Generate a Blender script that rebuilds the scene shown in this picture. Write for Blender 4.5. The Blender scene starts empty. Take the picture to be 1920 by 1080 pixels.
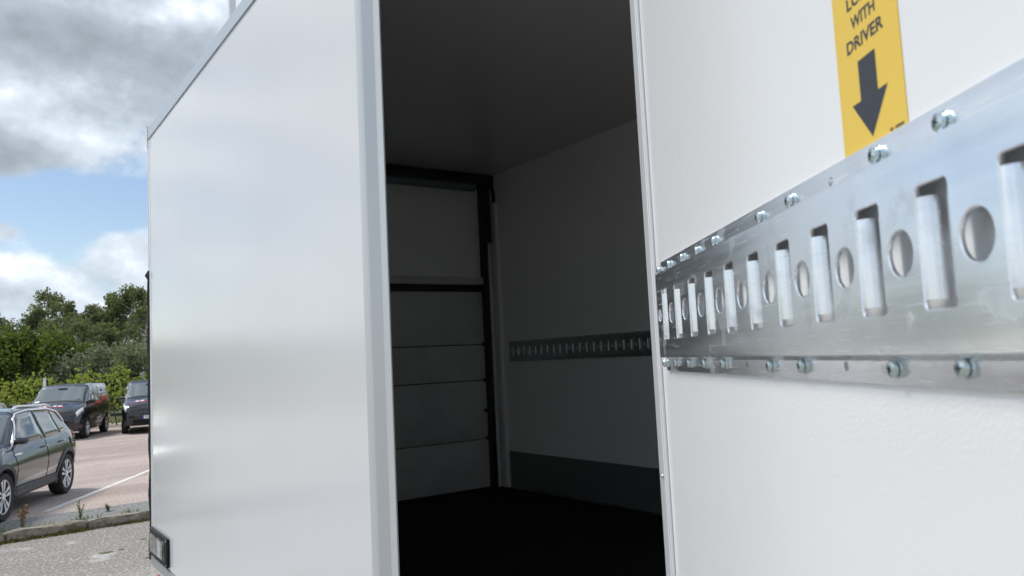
import bpy, bmesh, math, random
import numpy as np
from mathutils import Vector, Matrix
R = math.radians
S = bpy.context.scene
COL = S.collection

# ------------------------------------------------------------------ camera
YAW, PITCH, ROLL = .61119, .08851, -.04852
CAMZ = 1.98
cd = bpy.data.cameras.new('camera'); cam = bpy.data.objects.new('camera', cd); COL.objects.link(cam)
fw = Vector((math.sin(YAW)*math.cos(PITCH), math.cos(YAW)*math.cos(PITCH), math.sin(PITCH)))
r0 = Vector((math.cos(YAW), -math.sin(YAW), 0)); u0 = r0.cross(fw)
rr = r0*math.cos(ROLL)+u0*math.sin(ROLL); uu = -r0*math.sin(ROLL)+u0*math.cos(ROLL)
M = Matrix((rr, uu, -fw)).transposed().to_4x4(); M.translation = Vector((-.90547, 0, CAMZ))
cam.matrix_world = M
cd.sensor_width = 36; cd.lens = 36*1476.99/1920; cd.clip_start = .02; cd.clip_end = 2000
cd.dof.use_dof = True; cd.dof.focus_distance = 1.8; cd.dof.aperture_fstop = 13.5
S.camera = cam

# ------------------------------------------------------------------ world: Nishita sky with broken cloud
SUN_AZ, SUN_EL = -40.0, 58.0          # azimuth from +Y, negative towards -X
w = bpy.data.worlds.new('World'); S.world = w; w.use_nodes = True
nt = w.node_tree; nt.nodes.clear()
def N(t, typ, **kw):
    n = t.nodes.new(typ)
    for k, v in kw.items(): setattr(n, k, v)
    return n
def math_(t, op, a, b=None, c=None, clamp=False):
    n = N(t, 'ShaderNodeMath', operation=op, use_clamp=clamp)
    for i, v in enumerate((a, b, c)):
        if v is None: continue
        if isinstance(v, (int, float)): n.inputs[i].default_value = v
        else: t.links.new(v, n.inputs[i])
    return n.outputs[0]
def mixc(t, f, a, b):
    n = N(t, 'ShaderNodeMix', data_type='RGBA')
    for i, v in ((0, f), (6, a), (7, b)):
        if isinstance(v, (int, float)): n.inputs[i].default_value = v
        elif isinstance(v, tuple): n.inputs[i].default_value = (*v, 1)
        else: t.links.new(v, n.inputs[i])
    return n.outputs[2]
def smooth(t, x, lo, hi):
    n = N(t, 'ShaderNodeMapRange', interpolation_type='SMOOTHSTEP')
    t.links.new(x, n.inputs[0]); n.inputs[1].default_value = lo; n.inputs[2].default_value = hi
    return n.outputs[0]
sky = N(nt, 'ShaderNodeTexSky', sky_type='NISHITA', sun_disc=False)
sky.sun_elevation = R(SUN_EL); sky.sun_rotation = R(SUN_AZ); sky.air_density = 1.0; sky.dust_density = .6; sky.ozone_density = 1.0
tc = N(nt, 'ShaderNodeTexCoord'); sep = N(nt, 'ShaderNodeSeparateXYZ'); nt.links.new(tc.outputs['Generated'], sep.inputs[0])
az = math_(nt, 'MULTIPLY', math_(nt, 'ARCTAN2', sep.outputs[0], sep.outputs[1]), 57.2958)
el = math_(nt, 'MULTIPLY', math_(nt, 'ARCSINE', sep.outputs[2]), 57.2958)
def cloud_noise(shift, scale, detail, rough, seed, ysq=1.7):
    c = N(nt, 'ShaderNodeVectorMath', operation='MULTIPLY'); nt.links.new(tc.outputs['Generated'], c.inputs[0]); c.inputs[1].default_value = (1, 1, ysq)
    a = N(nt, 'ShaderNodeVectorMath', operation='ADD'); nt.links.new(c.outputs[0], a.inputs[0]); a.inputs[1].default_value = (seed, 0, shift)
    n = N(nt, 'ShaderNodeTexNoise'); nt.links.new(a.outputs[0], n.inputs['Vector'])
    n.inputs['Scale'].default_value = scale; n.inputs['Detail'].default_value = detail; n.inputs['Roughness'].default_value = rough
    return n.outputs['Fac']
def blob(a0, e0, ra, re):
    dx = math_(nt, 'DIVIDE', math_(nt, 'SUBTRACT', az, a0), ra); dy = math_(nt, 'DIVIDE', math_(nt, 'SUBTRACT', el, e0), re)
    d2 = math_(nt, 'ADD', math_(nt, 'MULTIPLY', dx, dx), math_(nt, 'MULTIPLY', dy, dy))
    return math_(nt, 'EXPONENT', math_(nt, 'MULTIPLY', d2, -1.0))
n1 = cloud_noise(0, 5.4, 9, .55, 3.1, 1.25); n1u = cloud_noise(.035, 5.4, 6, .55, 3.1, 1.25)
n2 = cloud_noise(0, 1.7, 4, .5, 8.4, 2.6)
def adds(base, items):
    for g, k in items: base = math_(nt, 'ADD', base, math_(nt, 'MULTIPLY', g, k))
    return base
field = math_(nt, 'ADD', math_(nt, 'MULTIPLY', n1, .75), math_(nt, 'MULTIPLY', n2, .5))
shape = [(blob(5, 21, 14, 5.5), .22), (blob(1.2, 13.8, 3.2, 2.3), .16), (blob(5.5, 14.6, 3.5, 1.5), .08), (blob(5, 11.1, 8, 1.4), -.23),
         (blob(8.8, 8.1, 2.6, 2.1), .27), (blob(1.3, 9.4, 2.2, .8), .20), (blob(3, 6.2, 5, 1.8), .16), (blob(7, 4, 9, 1.5), .12)]
field = adds(field, shape)
cover = smooth(nt, field, .575, .675)
lit = math_(nt, 'ADD', .48, math_(nt, 'MULTIPLY', math_(nt, 'SUBTRACT', n1, n1u), 3.2))
lit = adds(lit, [(blob(6, 22, 16, 6), -.5), (blob(1.0, 13.6, 3.0, 1.3), -.6), (blob(1.2, 15.8, 3, 1.2), .10), (blob(8.8, 9.0, 3, 1.4), .40), (blob(1.2, 9.0, 2, .7), -.25), (blob(2.2, 7.2, 3, 1.2), .2), (blob(5.0, 17.5, 6, 1.6), .05), (blob(8.6, 15, 2, 1.4), .10), (blob(5, 4.6, 12, 2.2), .02), (blob(5, 15, 18, 14), -.16)])
lit = math_(nt, 'ADD', lit, math_(nt, 'MULTIPLY', math_(nt, 'SUBTRACT', n2, .5), .9))
lit = math_(nt, 'DIVIDE', math_(nt, 'ADD', lit, .55), 1.55, clamp=True)
ccol = N(nt, 'ShaderNodeValToRGB'); nt.links.new(lit, ccol.inputs[0])
e = ccol.color_ramp.elements; e[0].position = 0; e[0].color = (.26, .30, .345, 1); e[1].position = 1; e[1].color = (1.12, 1.14, 1.16, 1)
m_ = e.new(.66); m_.color = (.60, .67, .75, 1); m_ = e.new(.36); m_.color = (.38, .435, .50, 1)
skyc = N(nt, 'ShaderNodeVectorMath', operation='SCALE'); nt.links.new(sky.outputs[0], skyc.inputs[0]); skyc.inputs['Scale'].default_value = .098
mixs = mixc(nt, cover, skyc.outputs[0], ccol.outputs[0])
bg = N(nt, 'ShaderNodeBackground'); nt.links.new(mixs, bg.inputs[0]); bg.inputs[1].default_value = 1.0
wo = N(nt, 'ShaderNodeOutputWorld'); nt.links.new(bg.outputs[0], wo.inputs[0])

sd = bpy.data.lights.new('sun', 'SUN'); sun = bpy.data.objects.new('sun', sd); COL.objects.link(sun)
sd.energy = 2.2; sd.angle = R(14); sd.color = (1, .955, .90)
sv = Vector((math.sin(R(SUN_AZ))*math.cos(R(SUN_EL)), math.cos(R(SUN_AZ))*math.cos(R(SUN_EL)), math.sin(R(SUN_EL))))
sun.rotation_euler = sv.to_track_quat('Z', 'Y').to_euler(); sun.location = sv*50
S.view_settings.view_transform = 'Standard'; S.view_settings.look = 'None'; S.view_settings.gamma = 1
S.view_settings.exposure = .4
S.cycles.max_bounces = 14; S.cycles.diffuse_bounces = 11; S.cycles.glossy_bounces = 5; S.cycles.transparent_max_bounces = 8
S.cycles.use_denoising = True

# ------------------------------------------------------------------ materials
def mat(name, col, rough=.5, metal=0, bump=None, var=None, coat=0, streak=None, spec=.5, ior=1.5, trans=0, alpha=1, scratch=False):
    """bump=(scale,strength,dist)  var=(scale,colour2,lo,hi)  streak=(xyz scale, rough amount)"""
    m = bpy.data.materials.new(name); m.use_nodes = True; t = m.node_tree; b = t.nodes['Principled BSDF']
    b.inputs['Base Color'].default_value = (*col, 1); b.inputs['Roughness'].default_value = rough; b.inputs['Metallic'].default_value = metal
    b.inputs['IOR'].default_value = ior; b.inputs['Coat Weight'].default_value = coat; b.inputs['Coat Roughness'].default_value = .04
    b.inputs['Specular IOR Level'].default_value = spec; b.inputs['Transmission Weight'].default_value = trans; b.inputs['Alpha'].default_value = alpha
    tcn = N(t, 'ShaderNodeTexCoord')
    if var:
        n = N(t, 'ShaderNodeTexNoise'); t.links.new(tcn.outputs['Object'], n.inputs['Vector']); n.inputs['Scale'].default_value = var[0]; n.inputs['Detail'].default_value = 6
        n.inputs['Roughness'].default_value = .62
        f = smooth(t, n.outputs['Fac'], var[2], var[3])
        t.links.new(mixc(t, f, col, var[1]), b.inputs['Base Color'])
    if streak:
        mp = N(t, 'ShaderNodeMapping'); t.links.new(tcn.outputs['Object'], mp.inputs[0]); mp.inputs['Scale'].default_value = streak[0]
        n = N(t, 'ShaderNodeTexNoise'); t.links.new(mp.outputs[0], n.inputs['Vector']); n.inputs['Scale'].default_value = 1; n.inputs['Detail'].default_value = 5
        t.links.new(math_(t, 'MULTIPLY_ADD', math_(t, 'SUBTRACT', n.outputs['Fac'], .5), streak[1], rough), b.inputs['Roughness'])
        if len(streak) > 2:
            n2_ = N(t, 'ShaderNodeTexNoise'); t.links.new(tcn.outputs['Object'], n2_.inputs['Vector']); n2_.inputs['Scale'].default_value = 30; n2_.inputs['Detail'].default_value = 6
            k = math_(t, 'MULTIPLY_ADD', math_(t, 'SUBTRACT', math_(t, 'ADD', n.outputs['Fac'], math_(t, 'MULTIPLY', n2_.outputs['Fac'], .6)), .8), streak[2], 1.0)
            v = N(t, 'ShaderNodeVectorMath', operation='SCALE'); v.inputs[0].default_value = col; t.links.new(k, v.inputs['Scale']); t.links.new(v.outputs[0], b.inputs['Base Color'])
    if scratch:
        g_ = None
        for rot, thr in ((8, .70), (-35, .73), (62, .75)):
            mp = N(t, 'ShaderNodeMapping'); t.links.new(tcn.outputs['Object'], mp.inputs[0]); mp.inputs['Rotation'].default_value = (0, R(rot), 0); mp.inputs['Scale'].default_value = (14, 14, 900)
            n = N(t, 'ShaderNodeTexNoise'); t.links.new(mp.outputs[0], n.inputs['Vector']); n.inputs['Scale'].default_value = 1; n.inputs['Detail'].default_value = 2
            x_ = smooth(t, n.outputs['Fac'], thr-.05, thr+.04); g_ = x_ if g_ is None else math_(t, 'MAXIMUM', g_, x_)
        sm = N(t, 'ShaderNodeTexNoise'); t.links.new(tcn.outputs['Object'], sm.inputs['Vector']); sm.inputs['Scale'].default_value = 22; sm.inputs['Detail'].default_value = 5
        old = b.inputs['Roughness'].links[0].from_socket
        t.links.new(math_(t, 'ADD', old, math_(t, 'ADD', math_(t, 'MULTIPLY', g_, .35), math_(t, 'MULTIPLY', smooth(t, sm.outputs['Fac'], .55, .72), .14)), clamp=True), b.inputs['Roughness'])
        oc = b.inputs['Base Color'].links[0].from_socket
        t.links.new(mixc(t, math_(t, 'MULTIPLY', smooth(t, sm.outputs['Fac'], .60, .74), .35), oc, (.42, .43, .43)), b.inputs['Base Color'])
    if bump:
        last = None
        for (sc, st, di) in (bump if isinstance(bump[0], tuple) else (bump,)):
            n = N(t, 'ShaderNodeTexNoise'); t.links.new(tcn.outputs['Object'], n.inputs['Vector']); n.inputs['Scale'].default_value = sc; n.inputs['Detail'].default_value = 3
            bp = N(t, 'ShaderNodeBump'); bp.inputs['Strength'].default_value = st; bp.inputs['Distance'].default_value = di
            t.links.new(n.outputs['Fac'], bp.inputs['Height'])
            if last: t.links.new(last, bp.inputs['Normal'])
            last = bp.outputs[0]
        t.links.new(last, b.inputs['Normal'])
    return m
MT = {}
MT['gel'] = mat('white_gelcoat', (.71, .72, .725), .15, bump=((1.6, .5, .004), (60, .05, .0006)), var=(.8, (.69, .70, .70), .35, .7))
MT['leaf'] = mat('white_textured_panel', (.76, .775, .775), .19, bump=((330, .26, .0006), (3, .3, .003)))
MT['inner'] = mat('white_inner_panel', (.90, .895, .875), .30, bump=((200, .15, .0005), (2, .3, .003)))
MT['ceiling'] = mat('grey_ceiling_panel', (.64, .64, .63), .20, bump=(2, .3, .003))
MT['alu'] = mat('satin_aluminium', (.60, .615, .615), .38, .3, streak=((60, 60, 1.2), .12))
MT['aluy'] = mat('satin_aluminium_long', (.56, .59, .61), .40, 1, streak=((60, 1.2, 60), .12))
MT['white_strip'] = mat('white_plastic_strip', (.80, .80, .80), .3)
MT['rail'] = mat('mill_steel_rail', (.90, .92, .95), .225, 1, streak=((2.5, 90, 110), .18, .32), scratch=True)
MT['rail_shaded'] = mat('shaded_inner_rail', (.50, .51, .52), .30, 1, streak=((2.5, 90, 110), .18, .3))  # same rail metal, the dark interior's shade put into its base colour
MT['zinc'] = mat('zinc_plated_screw', (.60, .69, .71), .22, 1, var=(300, (.55, .62, .60), .4, .7))
MT['dark'] = mat('screw_recess', (.03, .04, .045), .4, 1)
MT['rubber'] = mat('black_rubber', (.012, .012, .013), .6)
MT['black_metal'] = mat('black_painted_metal', (.014, .015, .016), .45)
MT['floor_in'] = mat('black_antislip_floor', (.014, .013, .012), .75, spec=.12, bump=(220, .4, .001))
MT['kick'] = mat('dark_kick_plate', (.17, .172, .172), .28, .1, bump=(40, .05, .001))
MT['odoor'] = mat('grey_door_panel', (.66, .66, .655), .42, .1, streak=((30, 30, 1), .15), var=(3, (.56, .56, .56), .4, .7))
MT['odoor_top'] = mat('pale_door_panel', (.84, .84, .82), .4)
MT['tube'] = mat('spring_tube', (.16, .20, .20), .4, .2)
MT['duct'] = mat('grey_cable_duct', (.82, .82, .82), .4)
MT['yellow'] = mat('yellow_vinyl', (.77, .53, .07), .33, bump=(60, .06, .0008))
MT['ink'] = mat('sticker_ink', (.028, .032, .042), .4)
MT['red'] = mat('red_plastic', (.55, .03, .02), .3)
MT['frame'] = mat('black_box_frame', (.008, .009, .010), .5, spec=.25)
MT['clear'] = mat('clear_cover', (.95, .97, .97), .06, trans=1, ior=1.2)
MT['inside_box'] = mat('switch_plate', (.34, .32, .29), .4, .3, var=(26, (.03, .03, .03), .42, .58))
MT['label'] = mat('paper_label', (.85, .85, .85), .5)

def leafmat(name, c1, c2, scale, tr=.35):
    m = bpy.data.materials.new(name); m.use_nodes = True; t = m.node_tree; b = t.nodes['Principled BSDF']
    g = N(t, 'ShaderNodeNewGeometry'); n = N(t, 'ShaderNodeTexNoise'); t.links.new(g.outputs['Position'], n.inputs['Vector']); n.inputs['Scale'].default_value = scale; n.inputs['Detail'].default_value = 4
    f = smooth(t, math_(t, 'MULTIPLY_ADD', g.outputs['Random Per Island'], .5, math_(t, 'MULTIPLY', n.outputs['Fac'], .6)), .22, .9)
    c = mixc(t, f, c1, c2)
    t.links.new(c, b.inputs['Base Color']); b.inputs['Roughness'].default_value = .6; b.inputs['Specular IOR Level'].default_value = .25
    tl = N(t, 'ShaderNodeBsdfTranslucent'); t.links.new(mixc(t, .5, c, (.16, .22, .02)), tl.inputs[0])
    mx = N(t, 'ShaderNodeMixShader'); mx.inputs[0].default_value = tr
    t.links.new(b.outputs[0], mx.inputs[1]); t.links.new(tl.outputs[0], mx.inputs[2])
    t.links.new(mx.outputs[0], t.nodes['Material Output'].inputs[0])
    return m
MT['birch_leaf'] = leafmat('birch_leaves', (.12, .135, .07), (.28, .30, .155), .35, .48)
MT['bright_leaf'] = leafmat('ash_leaves', (.045, .075, .015), (.16, .215, .045), .5, .45)
MT['hedge_leaf'] = leafmat('hedge_leaves', (.16, .205, .03), (.50, .56, .10), 1.2, .4)
MT['willow_leaf'] = leafmat('willow_leaves', (.13, .145, .085), (.34, .36, .24), .9, .3)
MT['grass'] = leafmat('grass_blades', (.09, .13, .03), (.19, .22, .07), 3, .3)
MT['moss'] = leafmat('dry_moss', (.07, .065, .015), (.20, .17, .05), 6, .15)
MT['stalk'] = mat('red_stalk', (.32, .16, .11), .7)
MT['bark'] = mat('birch_bark', (.60, .57, .52), .8, var=(3.2, (.07, .06, .05), .50, .62))
MT['dbark'] = mat('dark_bark', (.06, .05, .04), .85)

# ------------------------------------------------------------------ mesh helpers
def link(o, parent=None):
    COL.objects.link(o)
    if parent is not None: o.parent = parent
    return o
def tag(o, label=None, cat=None, group=None, kind=None):
    for k, v in (('label', label), ('category', cat), ('group', group), ('kind', kind)):
        if v: o[k] = v
    return o
def empty(name, loc=(0, 0, 0), rz=0):
    o = bpy.data.objects.new(name, None); o.location = loc; o.rotation_euler = (0, 0, rz); o.empty_display_size = .2
    return link(o)
def from_bm(name, bm, m, parent=None, smooth_=None, loc=None):
    me = bpy.data.meshes.new(name); bmesh.ops.recalc_face_normals(bm, faces=bm.faces[:]); bm.to_mesh(me); bm.free()
    for x in (m if isinstance(m, (list, tuple)) else [m]): me.materials.append(MT[x] if isinstance(x, str) else x)
    o = bpy.data.objects.new(name, me); link(o, parent)
    if smooth_ is not None:
        me.polygons.foreach_set('use_smooth', [True]*len(me.polygons)); me.set_sharp_from_angle(angle=R(smooth_))
    if loc: o.location = loc
    return o
def add_box(bm, lo, hi, mi=0):
    v = [bm.verts.new((x, y, z)) for x in (lo[0], hi[0]) for y in (lo[1], hi[1]) for z in (lo[2], hi[2])]
    fs = []
    for f in ((0, 1, 3, 2), (4, 6, 7, 5), (0, 4, 5, 1), (2, 3, 7, 6), (0, 2, 6, 4), (1, 5, 7, 3)):
        fc = bm.faces.new([v[i] for i in f]); fc.material_index = mi; fs.append(fc)
    return v, fs
def box(name, lo, hi, m, parent=None, bev=0, seg=2):
    bm = bmesh.new(); add_box(bm, lo, hi)
    if bev: bmesh.ops.bevel(bm, geom=bm.edges[:], offset=bev, segments=seg, affect='EDGES', profile=.5)
    return from_bm(name, bm, m, parent, 40 if bev else None)
def add_tube(bm, pts, rad, seg=10, cap=True):
    pts = [Vector(p) for p in pts]; rings = []
    for i, p in enumerate(pts):
        d = (pts[min(i+1, len(pts)-1)]-pts[max(i-1, 0)]).normalized()
        a = d.cross(Vector((0, 0, 1)) if abs(d.z) < .9 else Vector((1, 0, 0))).normalized(); b = d.cross(a)
        r = rad[i] if isinstance(rad, (list, tuple)) else rad
        rings.append([bm.verts.new(p+(a*math.cos(2*math.pi*k/seg)+b*math.sin(2*math.pi*k/seg))*r) for k in range(seg)])
    for A, B in zip(rings, rings[1:]):
        for k in range(seg): bm.faces.new((A[k], A[(k+1) % seg], B[(k+1) % seg], B[k]))
    if cap: bm.faces.new(rings[0][::-1]); bm.faces.new(rings[-1])
def tube(name, pts, rad, m, parent=None, seg=10):
    bm = bmesh.new(); add_tube(bm, pts, rad, seg); return from_bm(name, bm, m, parent, 50)
def add_lathe(bm, prof, seg=24, axis='z', mi=0, M4=None, cm=None):
    rings = []
    for (r, h) in prof:
        ring = []
        for k in range(seg):
            a = 2*math.pi*k/seg; c, s = r*math.cos(a), r*math.sin(a)
            p = Vector({'z': (c, s, h), 'y': (c, h, s), 'x': (h, c, s)}[axis])
            ring.append(bm.verts.new(M4 @ p if M4 else p))
        rings.append(ring)
    for A, B in zip(rings, rings[1:]):
        for k in range(seg):
            f = bm.faces.new((A[k], A[(k+1) % seg], B[(k+1) % seg], B[k])); f.material_index = mi
    for rg in (rings[0], rings[-1]):
        f = bm.faces.new(rg); f.material_index = mi if cm is None else cm
def prism(name, poly, axis, lo, hi, m, parent=None, bev=0):
    """extrude a 2-D polygon along axis"""
    bm = bmesh.new(); A = []; B = []
    for (p, q) in poly:
        for h, L in ((lo, A), (hi, B)):
            L.append(bm.verts.new({'z': (p, q, h), 'y': (p, h, q), 'x': (h, p, q)}[axis]))
    n = len(poly)
    bm.faces.new(A); bm.faces.new(B[::-1])
    for i in range(n): bm.faces.new((A[i], B[i], B[(i+1) % n], A[(i+1) % n]))
    if bev: bmesh.ops.bevel(bm, geom=bm.edges[:], offset=bev, segments=2, affect='EDGES')
    return from_bm(name, bm, m, parent, 40 if bev else None)
def copy_tree(o, parent=None):
    c = o.copy(); COL.objects.link(c); c.parent = parent
    for ch in list(o.children): copy_tree(ch, c)
    return c
def curve_mesh(cu):
    ob = bpy.data.objects.new('tmp', cu); COL.objects.link(ob)
    dg = bpy.context.evaluated_depsgraph_get(); me = bpy.data.meshes.new_from_object(ob.evaluated_get(dg))
    bpy.data.objects.remove(ob); return me
def sheet(outline, holes, thick, bevel=0):
    cu = bpy.data.curves.new('tmp', 'CURVE'); cu.dimensions = '2D'; cu.fill_mode = 'BOTH'; cu.extrude = thick/2; cu.bevel_depth = bevel; cu.bevel_resolution = 1
    for poly in [outline]+holes:
        sp = cu.splines.new('POLY'); sp.points.add(len(poly)-1); sp.use_cyclic_u = True
        for p, q in zip(sp.points, poly): p.co = (q[0], q[1], 0, 1)
    return curve_mesh(cu)
def rrect(x0, y0, x1, y1, r, n=4):
    out = []
    for cx, cy, a0 in ((x1-r, y1-r, 0), (x0+r, y1-r, 90), (x0+r, y0+r, 180), (x1-r, y0+r, 270)):
        out += [(cx+r*math.cos(R(a0+90*k/n)), cy+r*math.sin(R(a0+90*k/n))) for k in range(n+1)]
    return out
def circ(cx, cy, r, n=24): return [(cx+r*math.cos(2*math.pi*k/n), cy+r*math.sin(2*math.pi*k/n)) for k in range(n)]
def text_mesh(s, bold=0.0):
    cu = bpy.data.curves.new('tmp', 'FONT'); cu.body = s; cu.offset = bold; cu.resolution_u = 4; cu.space_character = 1.02
    return curve_mesh(cu)
def text_fit(name, s, m, parent, fn, bold=.02):
    """fn maps (u,v) in the unit box of the text to a local point"""
    me = text_mesh(s, bold); co = np.array([v.co[:] for v in me.vertices]); lo = co.min(0); sz = co.max(0)-lo
    for v in me.vertices: v.co = fn((v.co.x-lo[0])/sz[0], (v.co.y-lo[1])/sz[1])
    me.materials.clear(); me.materials.append(MT[m] if isinstance(m, str) else m)
    for p in me.polygons: p.material_index = 0
    o = bpy.data.objects.new(name, me); return link(o, parent)

# ------------------------------------------------------------------ ground
def asphalt(name, c1, c2, c3, speck, bumps=.6):
    m = bpy.data.materials.new(name); m.use_nodes = True; t = m.node_tree; b = t.nodes['Principled BSDF']
    g = N(t, 'ShaderNodeNewGeometry')
    def nz(sc, d, ro=.6, vec=None):
        n = N(t, 'ShaderNodeTexNoise'); t.links.new(vec or g.outputs['Position'], n.inputs['Vector']); n.inputs['Scale'].default_value = sc; n.inputs['Detail'].default_value = d; n.inputs['Roughness'].default_value = ro; return n.outputs['Fac']
    mp = N(t, 'ShaderNodeMapping'); t.links.new(g.outputs['Position'], mp.inputs[0]); mp.inputs['Rotation'].default_value = (0, 0, R(-12)); mp.inputs['Scale'].default_value = (.10, .62, 1)
    c = mixc(t, smooth(t, nz(1.0, 5, .55, mp.outputs[0]), .38, .62), c1, c2)
    c = mixc(t, smooth(t, nz(1.3, 6), .56, .70), c, c3)
    n = nz(speck, 2, .7)
    c = mixc(t, math_(t, 'MULTIPLY', smooth(t, n, .55, .66), .68), c, tuple(min(.75, x*1.9) for x in c2))
    c = mixc(t, math_(t, 'MULTIPLY', smooth(t, n, .46, .34), .7), c, tuple(x*.38 for x in c1))
    t.links.new(c, b.inputs['Base Color']); b.inputs['Roughness'].default_value = .85; b.inputs['Specular IOR Level'].default_value = .2
    bp = N(t, 'ShaderNodeBump'); bp.inputs['Strength'].default_value = bumps; bp.inputs['Distance'].default_value = .006; t.links.new(n, bp.inputs['Height']); t.links.new(bp.outputs[0], b.inputs['Normal'])
    return m
MT['lot'] = asphalt('reddish_asphalt', (.345, .275, .245), (.47, .385, .345), (.32, .285, .265), 34)
MT['yard'] = asphalt('worn_grey_asphalt', (.25, .232, .21), (.34, .322, .298), (.50, .485, .465), 32, 1.0)
MT['strip'] = asphalt('grey_strip_asphalt', (.20, .20, .195), (.26, .26, .25), (.17, .17, .16), 36)
MT['kerb'] = mat('weathered_kerb_concrete', (.31, .275, .225), .9, var=(7, (.15, .125, .08), .40, .68), bump=(45, .9, .010))
MT['paint'] = mat('worn_white_paint', (.72, .70, .66), .7, var=(7, (.46, .40, .36), .52, .70), bump=(60, .3, .003))
MT['faint'] = mat('faded_white_paint', (.44, .37, .335), .8, var=(5, (.36, .28, .25), .40, .66))
YG = -.13                                     # yard level; the lot behind the kerb is level 0
KD = Vector((1, .105, 0)).normalized(); KN = Vector((-KD.y, KD.x, 0))      # kerb direction and inward normal
K0 = Vector((-.45, 12.63, 0))
def kpt(s, n, z): p = K0+KD*s+KN*n; return (p.x, p.y, z)
def quad(name, pts, m, kind='structure', nsub=0):
    bm = bmesh.new(); bm.faces.new([bm.verts.new(p) for p in pts])
    return tag(from_bm(name, bm, m), kind=kind)
quad('ground', [kpt(-300, .08, YG), kpt(-300, -300, YG), kpt(300, -300, YG), kpt(300, .08, YG)], 'yard')
quad('car_park', [kpt(-600, .98, 0), kpt(600, .98, 0), kpt(600, 900, 0), kpt(-600, 900, 0)], 'lot')
bm = bmesh.new()
for a, b_ in zip([(.18, -.035), (.55, -.028), (.86, -.012)], [(.55, -.028), (.86, -.012), (1.0, .004)]):
    bm.faces.new([bm.verts.new(kpt(-40, *a)), bm.verts.new(kpt(40, *a)), bm.verts.new(kpt(40, *b_)), bm.verts.new(kpt(-40, *b_))])
tag(from_bm('gutter_strip', bm, 'strip'), kind='structure')
kerb = tag(empty('kerb', K0), kind='structure')
rng = random.Random(5); s = -11.0
bm = bmesh.new()
stones = []
for L in (.98, .62, .98):
    b2 = bmesh.new(); add_box(b2, (0, 0, YG-.05), (L-.012, .165, 0))
    bmesh.ops.subdivide_edges(b2, edges=[ed for ed in b2.edges if abs(ed.verts[0].co.x-ed.verts[1].co.x) > .1], cuts=5)
    bmesh.ops.bevel(b2, geom=[ed for ed in b2.edges if ed.calc_face_angle(0) > 1], offset=.018, segments=2, affect='EDGES')
    for v in b2.verts: v.co += Vector((rng.uniform(-.001, .001), rng.uniform(-.013, .013), rng.uniform(-.011, .011)))
    me = bpy.data.meshes.new('kerb_stone'); b2.to_mesh(me); b2.free(); me.materials.append(MT['kerb']); me.polygons.foreach_set('use_smooth', [True]*len(me.polygons)); me.set_sharp_from_angle(angle=R(50)); stones.append((L, me))
bm.free()
k = 0
while s < 9:
    L, me = stones[1 if k % 7 == 4 else (0 if k % 2 else 2)]
    o = bpy.data.objects.new('kerb_stone', me); link(o, kerb)
    o.location = KD*s+Vector((0, 0, rng.uniform(-.008, .004)))+KN*rng.uniform(-.006, .006); o.rotation_euler = (0, 0, math.atan2(KD.y, KD.x)+rng.uniform(-.006, .006)); s += L; k += 1
def stripe(name, a, b_, wd, m, z=.004):
    a = Vector((*a, z)); b_ = Vector((*b_, z)); d = (b_-a).normalized(); n = Vector((-d.y, d.x, 0))*wd/2; nn = 24; r = random.Random(3)
    bm = bmesh.new(); L = []
    for i in range(nn+1):
        p = a.lerp(b_, i/nn); L.append((bm.verts.new(p-n*r.uniform(.85, 1.05)), bm.verts.new(p+n*r.uniform(.85, 1.05))))
    for p, q in zip(L, L[1:]): bm.faces.new((p[0], q[0], q[1], p[1]))
    return tag(from_bm(name, bm, m), kind='structure')
stripe('parking_line', (.16, 14.12), (2.55, 18.6), .11, 'paint')
stripe('parking_line', (1.0, 21.1), (4.1, 27.3), .10, 'faint')
stripe('parking_line', (-2.35, 14.12), (.05, 18.6), .11, 'paint')
stripe('parking_line', (2.7, 14.3), (5.1, 18.8), .11, 'paint')
tag(quad('grass_verge', [(-90, 33.6, .012), (90, 43.0, .012), (90, 160, .012), (-90, 160, .012)], mat('verge_earth', (.06, .065, .03), .9, var=(.8, (.10, .085, .05), .4, .65))), kind='structure')

# ------------------------------------------------------------------ truck box body
ZF = 1.0517; HI = 2.30; ZC = ZF+HI; X1 = 2.3525; XO = X1+.05; YR = 4.8807; YE = 5.0215; YJ = 1.9985; YF = .35; ZTOP = 3.391; ZB = .956
YH = .835                                     # front jamb of the side door
truck = tag(empty('box_truck', (0, 0, YG)), 'white box truck body with its side door open onto a dark empty cargo space', 'truck')
T = Vector((0, 0, -YG))
def tp(o): o.location = o.location+T; return o
tp(box('side_panel', (0, YJ, ZB), (.049, YE-.006, ZTOP), 'gel', truck, .0015, 1))
tp(box('side_panel', (0, YF, ZB), (.049, YH-.04, ZTOP), 'gel', truck, .0015, 1))
tp(box('side_panel', (0, YH-.037, 3.29), (.049, YJ-.003, ZTOP), 'gel', truck))
ow = tp(box('far_side_wall', (X1, YF, ZB), (XO, YE, ZTOP), 'inner', truck))
tp(box('front_bulkhead', (.051, YF-.05, ZB), (X1-.002, YF, ZTOP), 'inner', truck))
tp(box('inner_lining', (.0495, YJ+.001, ZF+.001), (.0535, YR+.04, ZC-.002), 'inner', truck))
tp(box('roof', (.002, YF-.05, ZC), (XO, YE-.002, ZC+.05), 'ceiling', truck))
tp(box('floor', (.051, YF, ZF-.06), (X1-.001, YE-.002, ZF), 'floor_in', truck))
tp(prism('roof_rail', [(-.006, 3.3925), (.012, 3.3925), (.012, 3.402), (.06, 3.404), (.06, 3.462), (.004, 3.462), (-.006, 3.452)], 'y', YF-.05, YE+.002, 'aluy', truck))
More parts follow.
